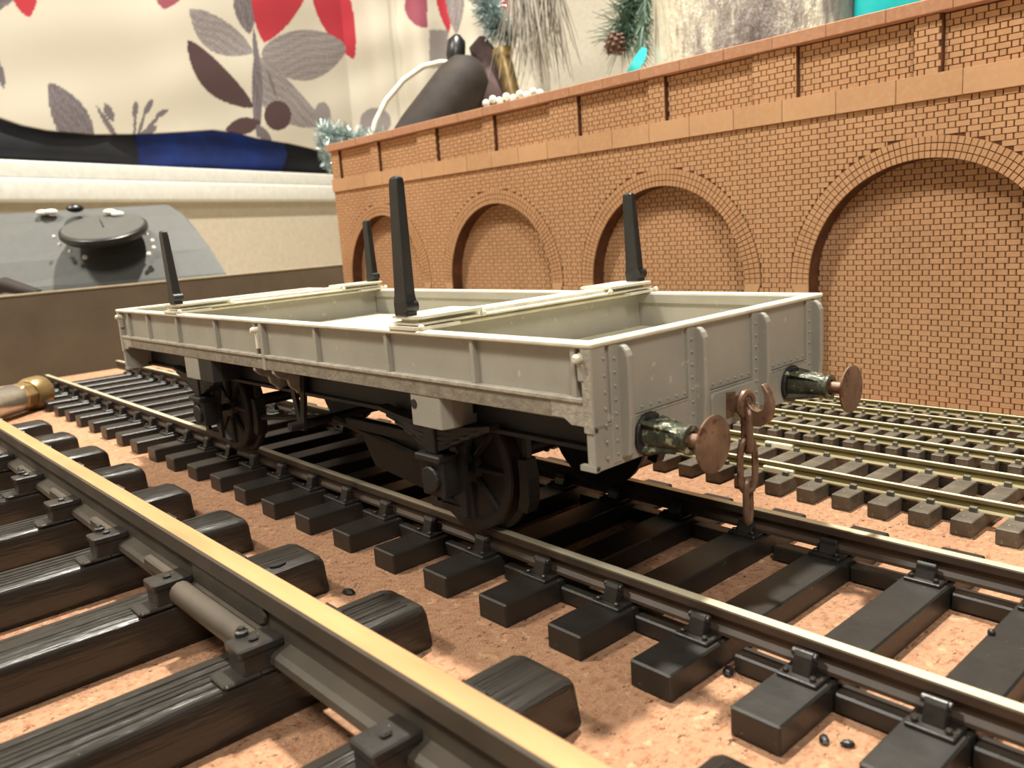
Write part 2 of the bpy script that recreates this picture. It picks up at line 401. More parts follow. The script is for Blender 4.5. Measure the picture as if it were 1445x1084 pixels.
for k in range(-4, 26):
    y = YS+PIT0*k-3.15
    put('sleeper', slm, trk, (random.uniform(-.3, .3), y, 0), (0, 0, random.uniform(-.004, .004)))
    put('chair', chm, trk, (-16.85, y, 0)); put('chair', chm, trk, (16.85, y, 0), (0, 0, PI))
    for sx in (-1, 1):
        L = 8.3 if (k+sx) % 3 else 6.8
        put('sleeper_web', webm[L], trk, (sx*16.85, y+3.2, 0))
q = atz(1399, 893, 3.9)-[16, 0, 0]
part('peg', G().ball(tuple(q), .5, 8), 'sleeper', trk, smooth=True)
# --- large foreground track (45 mm gauge)
BX = -68.6
big = thing('large_scale_track', 'large track with rounded wood-grained sleepers and tan-topped rail in the near left corner', 'model track', (BX, 0, 0), math.radians(.394))
def bigrail(x0, sgn):
    w_ = 3.5; c = x0+w_/2; g = G()
    pts = [(c-3.3, 7.5), (c+3.3, 7.5), (c+3.6, 8.0), (c+3.4, 8.8), (c+2.7, 9.2), (c+1.0, 9.6), (c+.8, 12.2), (c+1.75, 13.0), (c+1.75, 15.3), (c+1.5, 15.58), (c-1.5, 15.58), (c-1.75, 15.3),
           (c-1.75, 13.0), (c-.8, 12.2), (c-1.0, 9.6), (c-2.7, 9.2), (c-3.4, 8.8), (c-3.6, 8.0)]
    g.prism(pts, 'y', -120, 250); g.mi = 1; g.prism([(c-1.5, 15.5), (c+1.5, 15.5), (c+1.42, 15.62), (c-1.42, 15.62)], 'y', -120, 250); return g
RXB = -42.2-3.5-BX        # left edge of the near rail head in the track's frame
part('rail', bigrail(RXB, 1), ['bigside', 'bigtop'], big, label='tan-topped rail running across the foreground')
part('rail', bigrail(-RXB-3.5, 1), ['bigside', 'bigtop'], big)
def bigsleeper(seed):
    r = random.Random(seed); g = G(); ringsL = []
    xs = [-44.6, -44.0, -42.6, -30, -15, 0, 15, 30, 42.6, 44.0, 44.6]
    prof = rrect(-4.9, 4.9, 0, 7.0, 1.1, 3)
    nb = len(prof)
    for i, x in enumerate(xs):
        e = abs(x) > 43
        k = .86 if abs(x) > 44.3 else (.95 if e else 1)
        ring = []
        for j, (a, z) in enumerate(prof):
            zz = z if z > 0.5 else 0; top = z > 5
            ring.append((x, a*(k if top else 1)+(r.uniform(-.12, .12) if 0 < i < 10 else 0), (zz-(0 if not top else (1-k)*9))+(r.uniform(-.12, .12) if top else 0)))
        ringsL.append(ring)
    g.loft(ringsL)
    # raised grain ridges on the top
    for q in range(5):
        yy = -2.9+q*1.35+r.uniform(-.3, .3); x = -42.0
        pts = [(xx, yy+r.uniform(-.12, .12), 6.9) for xx in np.linspace(-42, 42.2, 12)]
        g.tube(pts, .16+r.random()*.1, 5)
    return g.mesh('sleeper', 'bigsleeper', smooth=True)
bsl = [bigsleeper(i) for i in range(4)]
def bigchair():
    g = G(); g.prism(rrect(-9.6, -4.6, -2.3, 2.3, .5, 2), 'z', 6.9, 7.5)      # spread pad
    g.box(-7.0, -1.6, -2.0, 2.0, 6.9, 10.0)
    g.box(-7.3, -1.5, -2.2, 2.1, 9.7, 10.9)
    g.box(-5.2, -4.0, -.9, .1, 10.9, 11.4)
    g.box(-4.8, 4.8, -2.3, 2.3, 6.95, 7.45); g.box(1.6, 7.0, -2.1, 2.1, 6.9, 10.8); g.prism(rrect(4.6, 9.2, -2.4, 2.4, .5, 2), 'z', 6.9, 7.5)
    return g.mesh('chair', 'chair', bevel=.22)
keym = G().box(-4.1, -2.6, 1.6, 11.5, 9.0, 10.9).mesh('rail_key', 'bigside', bevel=.3)
bcm = bigchair(); boltm = G().rings((0, 0, 0), (0, 0, 1.3), [(0, .85), (.6, .9), (.75, .6), (1, .45)], 8).mesh('bolt', 'chair')
for k in range(-4, 8):
    y = 21.6+28.6*k+4.9
    s_ = put('sleeper', bsl[k % 4], big, (0, y, 0))
    for sx in (-1, 1):
        xr = RXB+1.75 if sx > 0 else -RXB-1.75
        h = put('chair', bcm, big, (xr, y-2.7, 0), (0, 0, 0 if sx > 0 else PI))
        if sx > 0 and k > 0: put('rail_key', keym, h)
        if k % 2 == 0: put('bolt', boltm, h, (-5.0, 2.0, 10.6), (0, 0, 0))
fp = G(); fx = RXB-.6
fp.tube([(fx-1.6, y_, 9.2) for y_ in (25.5, 27, 36, 48, 48.8)], 1.75, 12)
part('rail_joiner', fp, 'bigside', big, smooth=True, label='thick rounded rail joiner between two sleepers')
fp = G().prism([(50.5, 9.6), (29.0, 9.6), (27.2, 10.4), (26.8, 11.4), (27.4, 12.4), (29, 12.8), (50.5, 12.8)], 'x', RXB+.35, RXB+.95)
part('fishplate', fp, 'bigside', big, bevel=.2)
q = atz(392, 797, 7.2); a = math.radians(.394); dx_, dy_ = q[0]-BX, q[1]; fx, fy = dx_*math.cos(a)+dy_*math.sin(a), -dx_*math.sin(a)+dy_*math.cos(a)
part('knot_hole', G().prism([(fx+1.4*math.cos(t), fy+.7*math.sin(t)) for t in np.linspace(0, 2*PI, 12, endpoint=False)], 'z', 6.9, 7.36), 'black', big, label='small dark hole in a sleeper top')  # raised black oval, stands in for the dark inside of a hole
# --- three smaller tracks by the viaduct
def small_track(label, heads, w_, zr, zs, xs, pitch, yf, sw, joiner=None):
    t = thing('narrow_track', label, 'model track', ((xs[0]+xs[1])/2, 0, 0), group='small tracks by the brick wall'); cx = (xs[0]+xs[1])/2
    for hx in heads: part('rail', bullhead(G(), hx-cx, w_, zs, zr, -110, 343, foot=w_*2.5, side=0), ['nickelside', 'nickel'], t)
    L = xs[1]-xs[0]
    sm = G().box(-L/2, L/2, 0, sw, 0, zs-.02).mesh('sleeper', 'smallsleeper', bevel=.15)
    a_, b_, h1 = w_*1.05, w_*1.05+.7, zs+.75
    cm = G().prism([(-b_, zs-.1), (b_, zs-.1), (b_, h1), (a_, h1+.15), (a_, zs+.04), (-a_, zs+.04), (-a_, h1+.15), (-b_, h1)], 'y', sw*.33, sw*.67).mesh('rail_clip', 'clip')
    k0 = int((-45-yf)/pitch); k = k0
    wm = G().box(-.7, .7, 0, pitch-sw, .1, zs-1.0).mesh('sleeper_web', 'sleeper')
    while yf+k*pitch < 340:
        y = yf+k*pitch; put('sleeper', sm, t, (random.uniform(-.25, .25), y, 0)); 
        for hx in heads:
            put('rail_clip', cm, t, (hx-cx+w_/2, y, 0))
            if k % 5: put('sleeper_web', wm, t, (hx-cx+w_/2, y+sw, 0))
        k += 1
    for hx, y in (joiner or []):
        part('rail_joiner', G().box(hx-cx-w_*.7, hx-cx+w_*1.7, y, y+7, zs+.1, zs+1.15), 'nickel', t, bevel=.2)
    return t
small_track('widest of the three small tracks, bright-railed, nearest the wagon track', (66.4, 83.5), .9, 5.0, 2.9, (60.0, 91), 7.23, -25.8, 3.6, [(66.4, 18), (83.5, 28)])
small_track('middle one of the three small tracks between the wagon and the brick wall', (98.2, 110.0), .8, 4.7, 3.2, (95.2, 114.2), 4.95, -10.3, 2.7)
small_track('narrowest small track, closest to the foot of the brick wall', (123.4, 132.7), .65, 4.4, 3.1, (119.4, 137.2), 4.2, -8.4, 1.7)

# ------------------------------------------------------------------ wagon
WY = math.radians(1.345); HW = 28.9; LN = 168.4; MID = LN/2
wag = thing('model_wagon', 'grey low-sided model goods wagon with two cross bolsters and black corner stakes', 'model wagon', (16, 0, 8.0), WY)
Z = -8.0     # the wagon root sits on rail height; helper offset for its children
def wp(name, g, mats, **k):
    par = k.pop('parent', wag); o = part(name, g, mats, par, **k)
    if par is wag: o.location.z += Z*S
    return o
ZT, ZF, ZI = 43.0, 35.9, 36.6
for s in (-1, 1):
    x0, x1 = (-HW+.9, -HW+1.7) if s < 0 else (HW-1.7, HW-.9)
    wp('side_panel', G().box(x0, x1, .8, LN-.8, 34.5, ZT-.2), 'grey', bevel=.08)
    wp('side_flange', G().box(*((-HW-.15, -HW+1.2) if s < 0 else (HW-1.2, HW+.15)), 1.5, LN-1.5, 35.6, 36.3), 'greyrough', bevel=.15)
    wp('curb_rail', G().box(*((-HW+.15, -HW+1.0) if s < 0 else (HW-1.0, HW-.15)), .6, LN-.6, 33.3, 35.7), 'curb', bevel=.1)
    wp('inner_lip', G().box(*((-HW+1.6, -HW+2.2) if s < 0 else (HW-2.2, HW-1.6)), 1.2, LN-1.2, 41.2, ZT-.1), 'grey', bevel=.08)
    for v in (3.1, 22.35, 43.35, 65.5, 107.6, 128.6, 147.4, 161.2):
        a = -HW+.1 if s < 0 else HW-1.0
        wp('side_rib', G().box(a, a+.9, v-.42, v+.42, 36.0, ZT-.3), 'grey', bevel=.1)
    # double door post at mid length
    a = -HW-.1 if s < 0 else HW-1.1
    wp('door_post', G().box(a, a+1.2, 85.2, 86.5, 33.2, ZT-.4), 'grey', bevel=.12)
    wp('door_post', G().box(a+.1, a+1.1, 88.2, 89.0, 36, ZT-.4), 'grey', bevel=.12)
    wp('door_pin', G().rings((s*(HW+1.3), 87.4, 41.2), (s*(HW-1), 87.4, 41.2), [(0, .35), (.15, .6), (1, .6)], 8).box(s*(HW-.2)-.5, s*(HW-.2)+.5, 87.0, 87.9, 37.5, 41), 'rimgrey', smooth=True)
    # end brackets of the curb rail, stepped down to the headstock
    for e in (0, 1):
        f = (lambda v: v) if e == 0 else (lambda v: LN-v)
        pts = [(f(7.2), 33.5), (f(5.1), 33.5), (f(3.8), 32.7), (f(1.3), 32.7), (f(1.3), 32.0), (f(.1), 31.9), (f(.1), 36), (f(7.2), 36)]
        wp('corner_gusset', G().prism(pts, 'x', *((-HW+.1, -HW+.9) if s < 0 else (HW-.9, HW-.1))), 'greyrough')
        wp('corner_pin', G().rings((s*(HW+1.1), f(1.7), 41.3), (s*(HW-1.2), f(1.7), 41.3), [(0, .35), (.12, .6), (.6, .6), (.62, .85), (1, .85)], 10), 'rimgrey', smooth=True)
        wp('pin_plate', G().box(s*(HW-.3)-.5, s*(HW-.3)+.5, min(f(1.0), f(2.2)), max(f(1.0), f(2.2)), 38.4, 40.6), 'grey', bevel=.15)
    wp('solebar', G().box(s*21.5-.6, s*21.5+.6, 1, LN-1, 27.5, 34.5).box(s*21.5-1.8, s*21.5+1.8, 1, LN-1, 27.5, 28.2), 'under', bevel=.1)
for e in (0, 1):
    f = (lambda v: v) if e == 0 else (lambda v: LN-v)
    B2 = lambda g, x0, x1, v0, v1, z0, z1: g.box(x0, x1, min(f(v0), f(v1)), max(f(v0), f(v1)), z0, z1)
    wp('end_panel', B2(G(), -HW+.3, HW-.3, .35, 1.2, 32.6, ZT-.2), 'grey', bevel=.06, label='upper end sheet')
    wp('headstock', B2(G(), -HW+.1, HW-.1, 0, 1.4, 27.0, 32.75), 'grey', bevel=.1)
    for a, b in ((-HW, -HW+.8), (HW-.8, HW)):
        wp('headstock_lip', B2(G(), a, b, 0, 2.6, 27.0, 27.7), 'grey')
        wp('corner_return', B2(G(), a-.1, b+.1, 0, 1.6, 31.9, ZT-.3), 'greyrough', bevel=.1)
    for a, b in ((-HW-.05, -HW+2.6), (HW-2.6, HW+.05)): wp('corner_post', B2(G(), a, b, -.15, .5, 32.7, ZT-.3), 'grey', bevel=.12)
    riv = G()
    for u in (-24.0, -7.6, 8.9, 25.4):
        sg = -1 if e == 0 else 1
        y0, yt = f(0), f(-2.4)
        ym = f(-1.2)
        g = G().prism([(f(.3), 27.6), (f(-1.3), 28.2), (f(-1.7), 33), (f(-1.7), 41.0), (f(-1.4), 41.7), (f(-.8), 42.3), (f(.3), 42.4)], 'x', u+.1, u+1.2)
        wp('end_post', g, 'grey', bevel=.25, seg=2)
        wp('post_strip', B2(G(), u-1.5, u+.2, -.12, .5, 27.4, ZT-.4), 'grey', bevel=.08)
        for zz in np.arange(28.6, 42, 1.75): riv.dome((u-.75, f(-.12), zz), .24, (0, f(0)-f(1), 0))
        for q in range(7):
            uu = u+3+q*1.9
            if uu < 27.5: riv.dome((uu, f(.35), 33.5), .22, (0, f(0)-f(1), 0))
    for zz in np.arange(28.5, 42.5, 2.1): riv.dome((-HW+2.1, f(-.15), zz), .26, (0, f(0)-f(1), 0))
    wp('rivets', riv, 'grey', stuff=True)
    wp('seam_strip', B2(G(), -HW+.5, HW-.5, -.08, .6, 32.55, 32.75), 'greyrough')
    wp('hook_plate', G().prism(rrect(-4.0, 7.4, 26.9, 32.3, .9, 3), 'y', f(-.35), f(.3)), 'grey', bevel=.1)
    wp('hook_slot', G().prism([(-.6, 28.0), (1.6, 28.0), (2.0, 31.6), (-.5, 31.9)], 'y', f(-.42), f(.3)), 'rust', label='dark rusty draw hook slot')
# floor, rim, partitions
wp('floor_plate', G().box(-HW+1.5, HW-1.5, 1, LN-1, 35.6, ZI), 'floorgrey')
for a, b, c_, d in ((-HW-.25, -HW+1.9, -.2, LN+.2), (HW-1.9, HW+.25, -.2, LN+.2), (-HW-.2, HW+.2, -.35, 1.5), (-HW-.2, HW+.2, LN-1.5, LN+.35)):
    wp('top_rim', G().box(a, b, c_, d, ZT-.45+(.02 if b-a > 10 else 0), ZT+.25+(.02 if b-a > 10 else 0)), 'rimgrey', bevel=.2, label='pale worn top edge of the wagon side')
for e, va, vb in ((0, 33.9, 42.0), (1, LN-42.4, LN-34.0)):
    vc = (va+vb)/2
    wp('partition', G().box(-HW+1.9, HW-1.9, vc-1.4, vc+1.4, ZI, 43.1), 'grey', bevel=.05)
    b = wp('bolster', G().box(-HW+1.3, HW-1.3, va+1.9, vb-1.9, 43.1, 44.95).box(-HW+.9, HW-.9, va+1.2, vb-1.2, 43.0, 43.5).box(-HW+.6, HW-.6, va+.5, vb-.5, 43.9, 44.3), 'rimgrey', bevel=.12, label='pale grey cross bolster')
    for s in (-1, 1):
        g = G().prism([(s*(HW-.2), va+1.2), (s*(HW-.2), vb-1.2), (s*(HW-1.1), vb-.2), (s*(HW-13), vb-.2), (s*(HW-13), va+.2), (s*(HW-1.1), va+.2)], 'z', 44.9, 45.35)
        part('wear_plate', g, 'rimgrey', b)
        g = G().prism([(s*(HW+.4), va+.8), (s*(HW+.4), vb-.8), (s*(HW-.8), vb+.1), (s*(HW-8), vb+.1), (s*(HW-8), va-.1), (s*(HW-.8), va-.1)], 'z', 43.3, 43.75)
        part('wear_plate', g, 'rimgrey', b)
        for q in ((s*(HW-.3), va-.3, 43.7), (s*(HW-13.2), va+.3, 44.4)): part('stud', G().ball(q, .55, 8), 'rimgrey', b, smooth=True)
# stakes: (u, v, top z, lean in v)
for u, v, zt, dv, du in ((-27.9, 38.2, 66.2, -.4, .2), (-27.9, 128.7, 62.3, 1.9, 0), (27.9, 38.0, 62.5, .8, 0), (27.9, 130.6, 62.2, .3, 0)):
    g = G(); zb = 45.3; hw, tk = 1.55, .95
    R_ = []
    for t, k in ((0, 1.05), (.1, 1.1), (.16, .98), (.93, .74), (.985, .66), (1, .35)):
        z = zb+(zt-zb)*t; cx = u+du*t; cy = v+dv*t
        R_.append([(cx-tk*k, cy-hw*k, z), (cx+tk*k, cy-hw*k, z), (cx+tk*k, cy+hw*k, z), (cx-tk*k, cy+hw*k, z)])
    g.loft(R_)
    st = wp('stake', g, 'black', bevel=.15, label='black tapered corner stake')
    part('hinge_boss', G().cyl((u-1.1, v-1.1, zb+1.5), (u+1.1, v-1.1, zb+1.5), 1.0, 12), 'black', st, smooth=True)
# buffers
def buffer_at(u, e):
    f = (lambda v: v) if e == 0 else (lambda v: LN-v)
    zc = 29.8
    h = wp('buffer_housing', G().rings((u, f(0), zc), (u, f(-6.9), zc), [(0, 1.9), (.05, 1.9), (.05, 2.15), (.25, 2.05), (.9, 1.75), (.93, 1.95), (1, 1.95), (1.001, 1.2), (.95, 1.1)], 20), 'buffer', smooth=True, label='glossy green black buffer housing')
    part('mounting_flange', G().prism([(u+3.0*math.cos(t), zc+3.0*math.sin(t)) for t in np.linspace(0, 2*PI, 22, endpoint=False)], 'y', f(-.7), f(0)), 'black', h, bevel=.2)
    for a in (45, 135, 225, 315):
        ca, sa = math.cos(math.radians(a)), math.sin(math.radians(a)); g = G()
        p_ = lambda r, w_, v: (u+ca*r-sa*w_, f(v), zc+sa*r+ca*w_)
        g.add([p_(1.6, -.3, -.4), p_(3.0, -.3, -.4), p_(2.2, -.3, -4.6), p_(1.6, -.3, -6), p_(1.6, .3, -.4), p_(3.0, .3, -.4), p_(2.2, .3, -4.6), p_(1.6, .3, -6)],
              [(0, 1, 2, 3), (7, 6, 5, 4), (0, 4, 5, 1), (1, 5, 6, 2), (2, 6, 7, 3), (3, 7, 4, 0)])
        part('web', g, 'buffer', h)
    part('ram', G().cyl((u, f(-6), zc), (u, f(-9.6), zc), .95, 14), 'rust', h, smooth=True)
    part('buffer_head', G().rings((u, f(-9.3), zc), (u, f(-10.4), zc), [(0, .9), (.1, 2.2), (.55, 3.62), (.8, 3.66), (.92, 3.3), (.99, 1.6), (1, .2)], 32), 'rust', h, smooth=True, label='round rusty brown buffer head')
for e in (0, 1):
    for u in (-18.5, 18.5): buffer_at(u, e)
# coupling hooks and chain
for e in (0, 1):
    f = (lambda v: v) if e == 0 else (lambda v: LN-v)
    path = [(-.2, 30.3), (-1.8, 30.9), (-3.0, 31.6), (-3.5, 30.6), (-4.0, 29.6), (-5.0, 29.1), (-6.0, 29.5), (-6.55, 30.7), (-6.4, 32.2), (-5.6, 33.5)]
    inner = [(f(a), b) for a, b in [(-3.2, 31.4), (-3.7, 30.3), (-4.3, 29.7), (-5.1, 29.5), (-5.8, 29.9), (-6.1, 31.0), (-5.95, 32.3), (-5.5, 33.4)]]
    outer = [(f(a), b) for a, b in [(-5.9, 33.5), (-6.7, 32.4), (-7.2, 31.0), (-7.2, 29.6), (-6.7, 28.2), (-5.5, 27.3), (-4.2, 27.2), (-3.0, 27.9), (-2.2, 28.7), (0, 29.2), (0, 31.0), (-2.2, 31.5)]]
    hk = wp('coupling_hook', G().prism(inner+outer, 'x', .15, 1.35), 'rust', bevel=.12, label='rusty brown coupling hook')
    part('hook_eye', G().tube([(.7+1.6*math.cos(t), f(-2.9), 30.2+1.7*math.sin(t)) for t in np.linspace(0, 2*PI, 16, endpoint=False)], .55, 8, closed=True), 'rust', hk, smooth=True)
    if e == 0:
        def link(cx, cy, zt, zb, wv, ax):
            n = 20; pts = []; hh = (zt-zb)/2; zc = (zt+zb)/2
            for t in np.linspace(0, 2*PI, n, endpoint=False):
                c_, s_ = math.cos(t), math.sin(t); w2 = wv*(abs(c_)**.6)*(1 if c_ > 0 else -1)
                z = zc+hh*(abs(s_)**.8)*(1 if s_ > 0 else -1)
                pts.append((cx+w2*math.cos(ax), cy+w2*math.sin(ax), z))
            return G().tube(pts, .5, 8, closed=True)
        for (zt, zb, wv, ax) in ((29.6, 23.3, 1.15, .9), (25.0, 17.2, 1.35, -.35), (19.0, 12.4, 1.05, .25)):
            part('chain_link', link(.5, -3.1, zt, zb, wv, ax), 'rust', hk, smooth=True)
# running gear
for vc in (38.3, LN-38.3):
    ax = wp('axle', G().rings((-23.5, vc, 18.8), (23.5, vc, 18.8), [(0, .9), (.12, .9), (.13, 1.5), (.87, 1.5), (.88, .9), (1, .9)], 14), 'under', smooth=True)
    for s in (-1, 1):
        g = G().rings((s*14.2, vc, 18.8), (s*18.4, vc, 18.8), [(0, 1.8), (.001, 8.6), (.02, 12.0), (.26, 12.0), (.34, 11.0), (.96, 10.8), (1, 10.3), (1.001, 9.3), (.8, 9.0), (.78, 3.0), (1.02, 2.4), (1.03, .3)], 40)
        wh = part('wheel', g, 'under', ax, smooth=True)
        part('tyre', G().rings((s*14.9, vc, 18.8), (s*18.3, vc, 18.8), [(.3, 9.4), (0, 9.4), (0, 10.9), (.02, 11.02), (.9, 10.9), (1, 10.5), (1.02, 9.6), (.7, 9.6)], 40, cap=False), 'tread', ax, smooth=True, label='brown worn wheel tyre')
        for q in range(8):
            a = 2*PI*q/8; sp = G().tube([(s*17.6, vc+2.4*math.cos(a), 18.8+2.4*math.sin(a)), (s*17.4, vc+9.2*math.cos(a), 18.8+9.2*math.sin(a))], .7, 6)
            if s < 0: part('spoke', sp, 'under', ax)
        wi = wp('axle_guard', G().prism([(vc-9.5, 33.5), (vc-7.5, 33.5), (vc-3.2, 22), (vc-3.0, 13.5), (vc+3.0, 13.5), (vc+3.2, 22), (vc+7.5, 33.5), (vc+9.5, 33.5), (vc+4.8, 21), (vc+4.6, 12.3), (vc-4.6, 12.3), (vc-4.8, 21)], 'x', s*22.4-.4, s*22.4+.4), 'black')
        part('axlebox', G().box(s*24.0-1.7, s*24.0+1.7, vc-2.9, vc+2.9, 15.6, 22.6).box(s*24.6-2.0, s*24.6+2.0, vc-3.2, vc+3.2, 21.6, 22.8).cyl((s*25.3, vc, 18.6), (s*26.4, vc, 18.6), 2.2, 14), 'under', wi, bevel=.25)
        for q in range(5):
            L = 14.5-2.4*q; zz = 28.3-.9*q
            g = G(); pts = [(vc-L+2*L*k/10, zz-1.2*(1-((k-5)/5)**2)*1.2) for k in range(11)]
            g.loft([[(s*24.2-1.1, a, b), (s*24.2+1.1, a, b), (s*24.2+1.1, a, b+.75), (s*24.2-1.1, a, b+.75)] for a, b in pts]); part('spring_leaf', g, 'under', wi)
        part('spring_buckle', G().box(s*24.2-1.5, s*24.2+1.5, vc-1.5, vc+1.5, 22.8, 28.2), 'black', wi, bevel=.2)
        for e in (-1, 1):
            bs = wp('brake_shoe', G().prism([(vc+e*11.3, 13.5), (vc+e*11.9, 16), (vc+e*12.1, 19), (vc+e*11.9, 22), (vc+e*13.6, 22), (vc+e*14.2, 19), (vc+e*14.0, 15), (vc+e*13.2, 13)], 'x', s*16.6-1.3, s*16.6+1.3), 'under', bevel=.15)
            part('hanger', G().box(s*16.6-.5, s*16.6+.5, vc+e*13-.5, vc+e*13+.5, 20, 34), 'black', bs)
# brackets hanging under the near and far curb rails
for s in (-1, 1):
    for v0, v1, t in ((38.2, 30.8, 1), (127.0, 119.4, 0), (119.2, 112, 2)):
        pts = [(s*(HW-.3), max(v0, v1)), (s*(HW-.3), min(v0, v1)), (s*(HW-2.2), min(v0, v1)-.6), (s*(HW-7.0), min(v0, v1)-.6), (s*(HW-7.0), max(v0, v1))]
        b = wp('bracket', G().prism(pts, 'z', 28.2, 33.5), 'grey' if t != 2 else 'under', bevel=.15, label='small grey bracket below the side')
        if t == 1: part('hole_plug', G().cyl((s*(HW-.2), 37.3, 31.7), (s*(HW-.9), 37.3, 31.7), .75, 12), 'under', b)  # dark disc painted in for the shaded inside of a hole
    for v in (91.2, 83.2):
        pts = [(s*(HW-.2), 33.9), (s*(HW-.3), 32.6), (s*(HW-1.4), 31.6), (s*(HW-3.1), 30.9), (s*(HW-3.4), 29.6), (s*(HW-4.6), 28.6), (s*(HW-5.0), 27.9), (s*(HW-7.5), 28.4), (s*(HW-9), 28.4), (s*(HW-13), 30.2), (s*(HW-13), 33.9)]
        wp('curved_bracket', G().prism(pts, 'y', v-.5, v+.5), 'greyrough', bevel=.1)
wp('underfloor', G().box(-22, 22, 2, LN-2, 33.2, 34.6), 'under')
for v in (14, 60, MID, LN-60, LN-14): wp('cross_member', G().box(-21, 21, v-1.2, v+1.2, 27.8, 33.4), 'under', bevel=.1)
for s_ in (-1, 1):
    wp('brake_beam', G().box(s_*17-1, s_*17+1, 50.5, 76, 20.6, 22.6), 'under', bevel=.15)
    wp('brake_plate', G().prism([(51, 20.6), (53, 11), (70, 13), (75, 20.6)], 'x', s_*15.5-.4, s_*15.5+.4), 'black')
wp('vee_hanger', G().prism([(80.5, 33), (82, 33), (84.2, 22.5), (86.4, 33), (88, 33), (85.2, 20), (83.2, 20)], 'x', -23.5, -22.7), 'black')
wp('brake_shaft', G().cyl((-26, 84.2, 21.2), (23, 84.2, 21.2), .9, 10), 'under')
for a, b, q in ((-16.6, 53, -16.2), (16.6, 53, 16.2), (-16.6, LN-53, -16.2)): wp('push_rod', G().tube([(a, b, 17.5), (q, 84, 21.2)], .7, 6), 'under')

# ------------------------------------------------------------------ loose things on the board
qa, qb = atz(58, 552, 6.6), atz(-45, 583, 6.6); dn = (qb-qa)/np.linalg.norm(qb-qa)
t = thing('metal_nozzle', 'silver and brass screw fitting lying at the left end of the tracks', 'metal fitting', (qa[0], qa[1], 0))
nz = lambda d_: tuple(dn*d_+[0, 0, 6.6])
part('barrel', G().rings(nz(14), nz(70), [(0, 4.8), (.03, 5.6), (1, 5.8)], 24), 'metal', t, smooth=True)
part('collar', G().rings(nz(8), nz(14.5), [(0, 5.2), (.2, 5.6), (.8, 5.6), (1, 5)], 8), 'brass', t, bevel=.3)
part('tip', G().rings(nz(0), nz(8), [(0, 5.6), (.1, 6.5), (.8, 6.5), (1, 5.4)], 20), 'brass', t, smooth=True)
for u, v, r, lb in ((492, 836, 1.0, 'dark chip on the cork right beside the large sleeper with the small hole'), (992, 936, .8, 'dark chip on the cork beside a sleeper end, left of a twin chip'), (1028, 948, .9, 'dark chip on the cork beside a sleeper end, right of a twin chip'),
                    (1163, 1044, .7, 'round dark chip on the cork near the bottom edge, left of the pair there'), (1196, 1050, .65, 'round dark chip on the cork near the bottom edge, right of the pair there')):
    q = atz(u, v, .3)
    tag(part('cork_chip', G().ball((0, 0, .35), r, 7, (1.3, .8, .6)), 'black', None, loc=(q[0], q[1], 0), rot=(0, 0, u)), lb, 'chip', 'loose dark chips on the cork')

# ------------------------------------------------------------------ background
HR = RT*[1, 1, 0]; HR /= np.linalg.norm(HR); HF = FW*[1, 1, 0]; HF /= np.linalg.norm(HF)
def proj(P):
    d = np.asarray(P)-CAM; z = d@FW
    return 722.5+F*(d@RT)/z, 542-F*(d@UP)/z
def floorpt(u, v, depth, z): q = at(u, v, depth); return np.array([q[0], q[1], z])
struct(part('floor', G().box(-1500, 2400, -900, 2600, -30, -22.05), 'beige'))
a, b = floorpt(300, 300, 1250, 0), floorpt(1800, 300, 1150, 0); n_ = HF*12
struct(part('wall_back', G().add([tuple(q+o+[0, 0, z]) for o in (0*n_, n_) for q, z in ((a, -22), (b, -22), (b, 900), (a, 900))], [(0, 1, 2, 3), (7, 6, 5, 4), (3, 2, 6, 7), (0, 4, 5, 1), (1, 5, 6, 2), (0, 3, 7, 4)]), 'cream'))
# window wall on the left: one straight line in plan, receding to the right
WA, WB = floorpt(-160, 285, 500, 0), floorpt(520, 290, 960, 0)
wd = (WB-WA); WL = np.linalg.norm(wd); wd /= WL; wn = np.array([wd[1], -wd[0], 0])       # wn points to the room
if wn@(CAM-WA) < 0: wn = -wn
def wbox(s0, s1, o0, o1, z0, z1):
    P = lambda s_, o_, z: tuple(WA+wd*s_+wn*o_+[0, 0, z])
    return G().add([P(s0, o0, z0), P(s1, o0, z0), P(s1, o1, z0), P(s0, o1, z0), P(s0, o0, z1), P(s1, o0, z1), P(s1, o1, z1), P(s0, o1, z1)],
                   [(4, 5, 6, 7), (0, 1, 5, 4), (1, 2, 6, 5), (2, 3, 7, 6), (3, 0, 4, 7), (3, 2, 1, 0)])
D0 = min(((abs(proj(WA+wd*s_+[0, 0, 90])[0]), (WA+wd*s_+[0, 0, 90]-CAM)@FW) for s_ in np.linspace(0, 300, 301)))[1]
zl = at(0, 285, D0)[2]; zm = at(0, 250, D0)[2]; zu = at(0, 223, D0)[2]
struct(part('wall_left', wbox(-70, WL+120, -30, -8, -22, zl+4), 'beige'))
struct(part('trim_1', wbox(-70, WL+120, -60, 0, zl, zm), 'white', bevel=2.5, seg=3, smooth=True))
struct(part('trim_2', wbox(-70, WL+120, -60, -5, zm, zu), 'white', bevel=2, seg=3, smooth=True))
struct(part('wall_side', G().box(-1500, WA[0]-30, 660, 675, -22, 900), 'cream'))
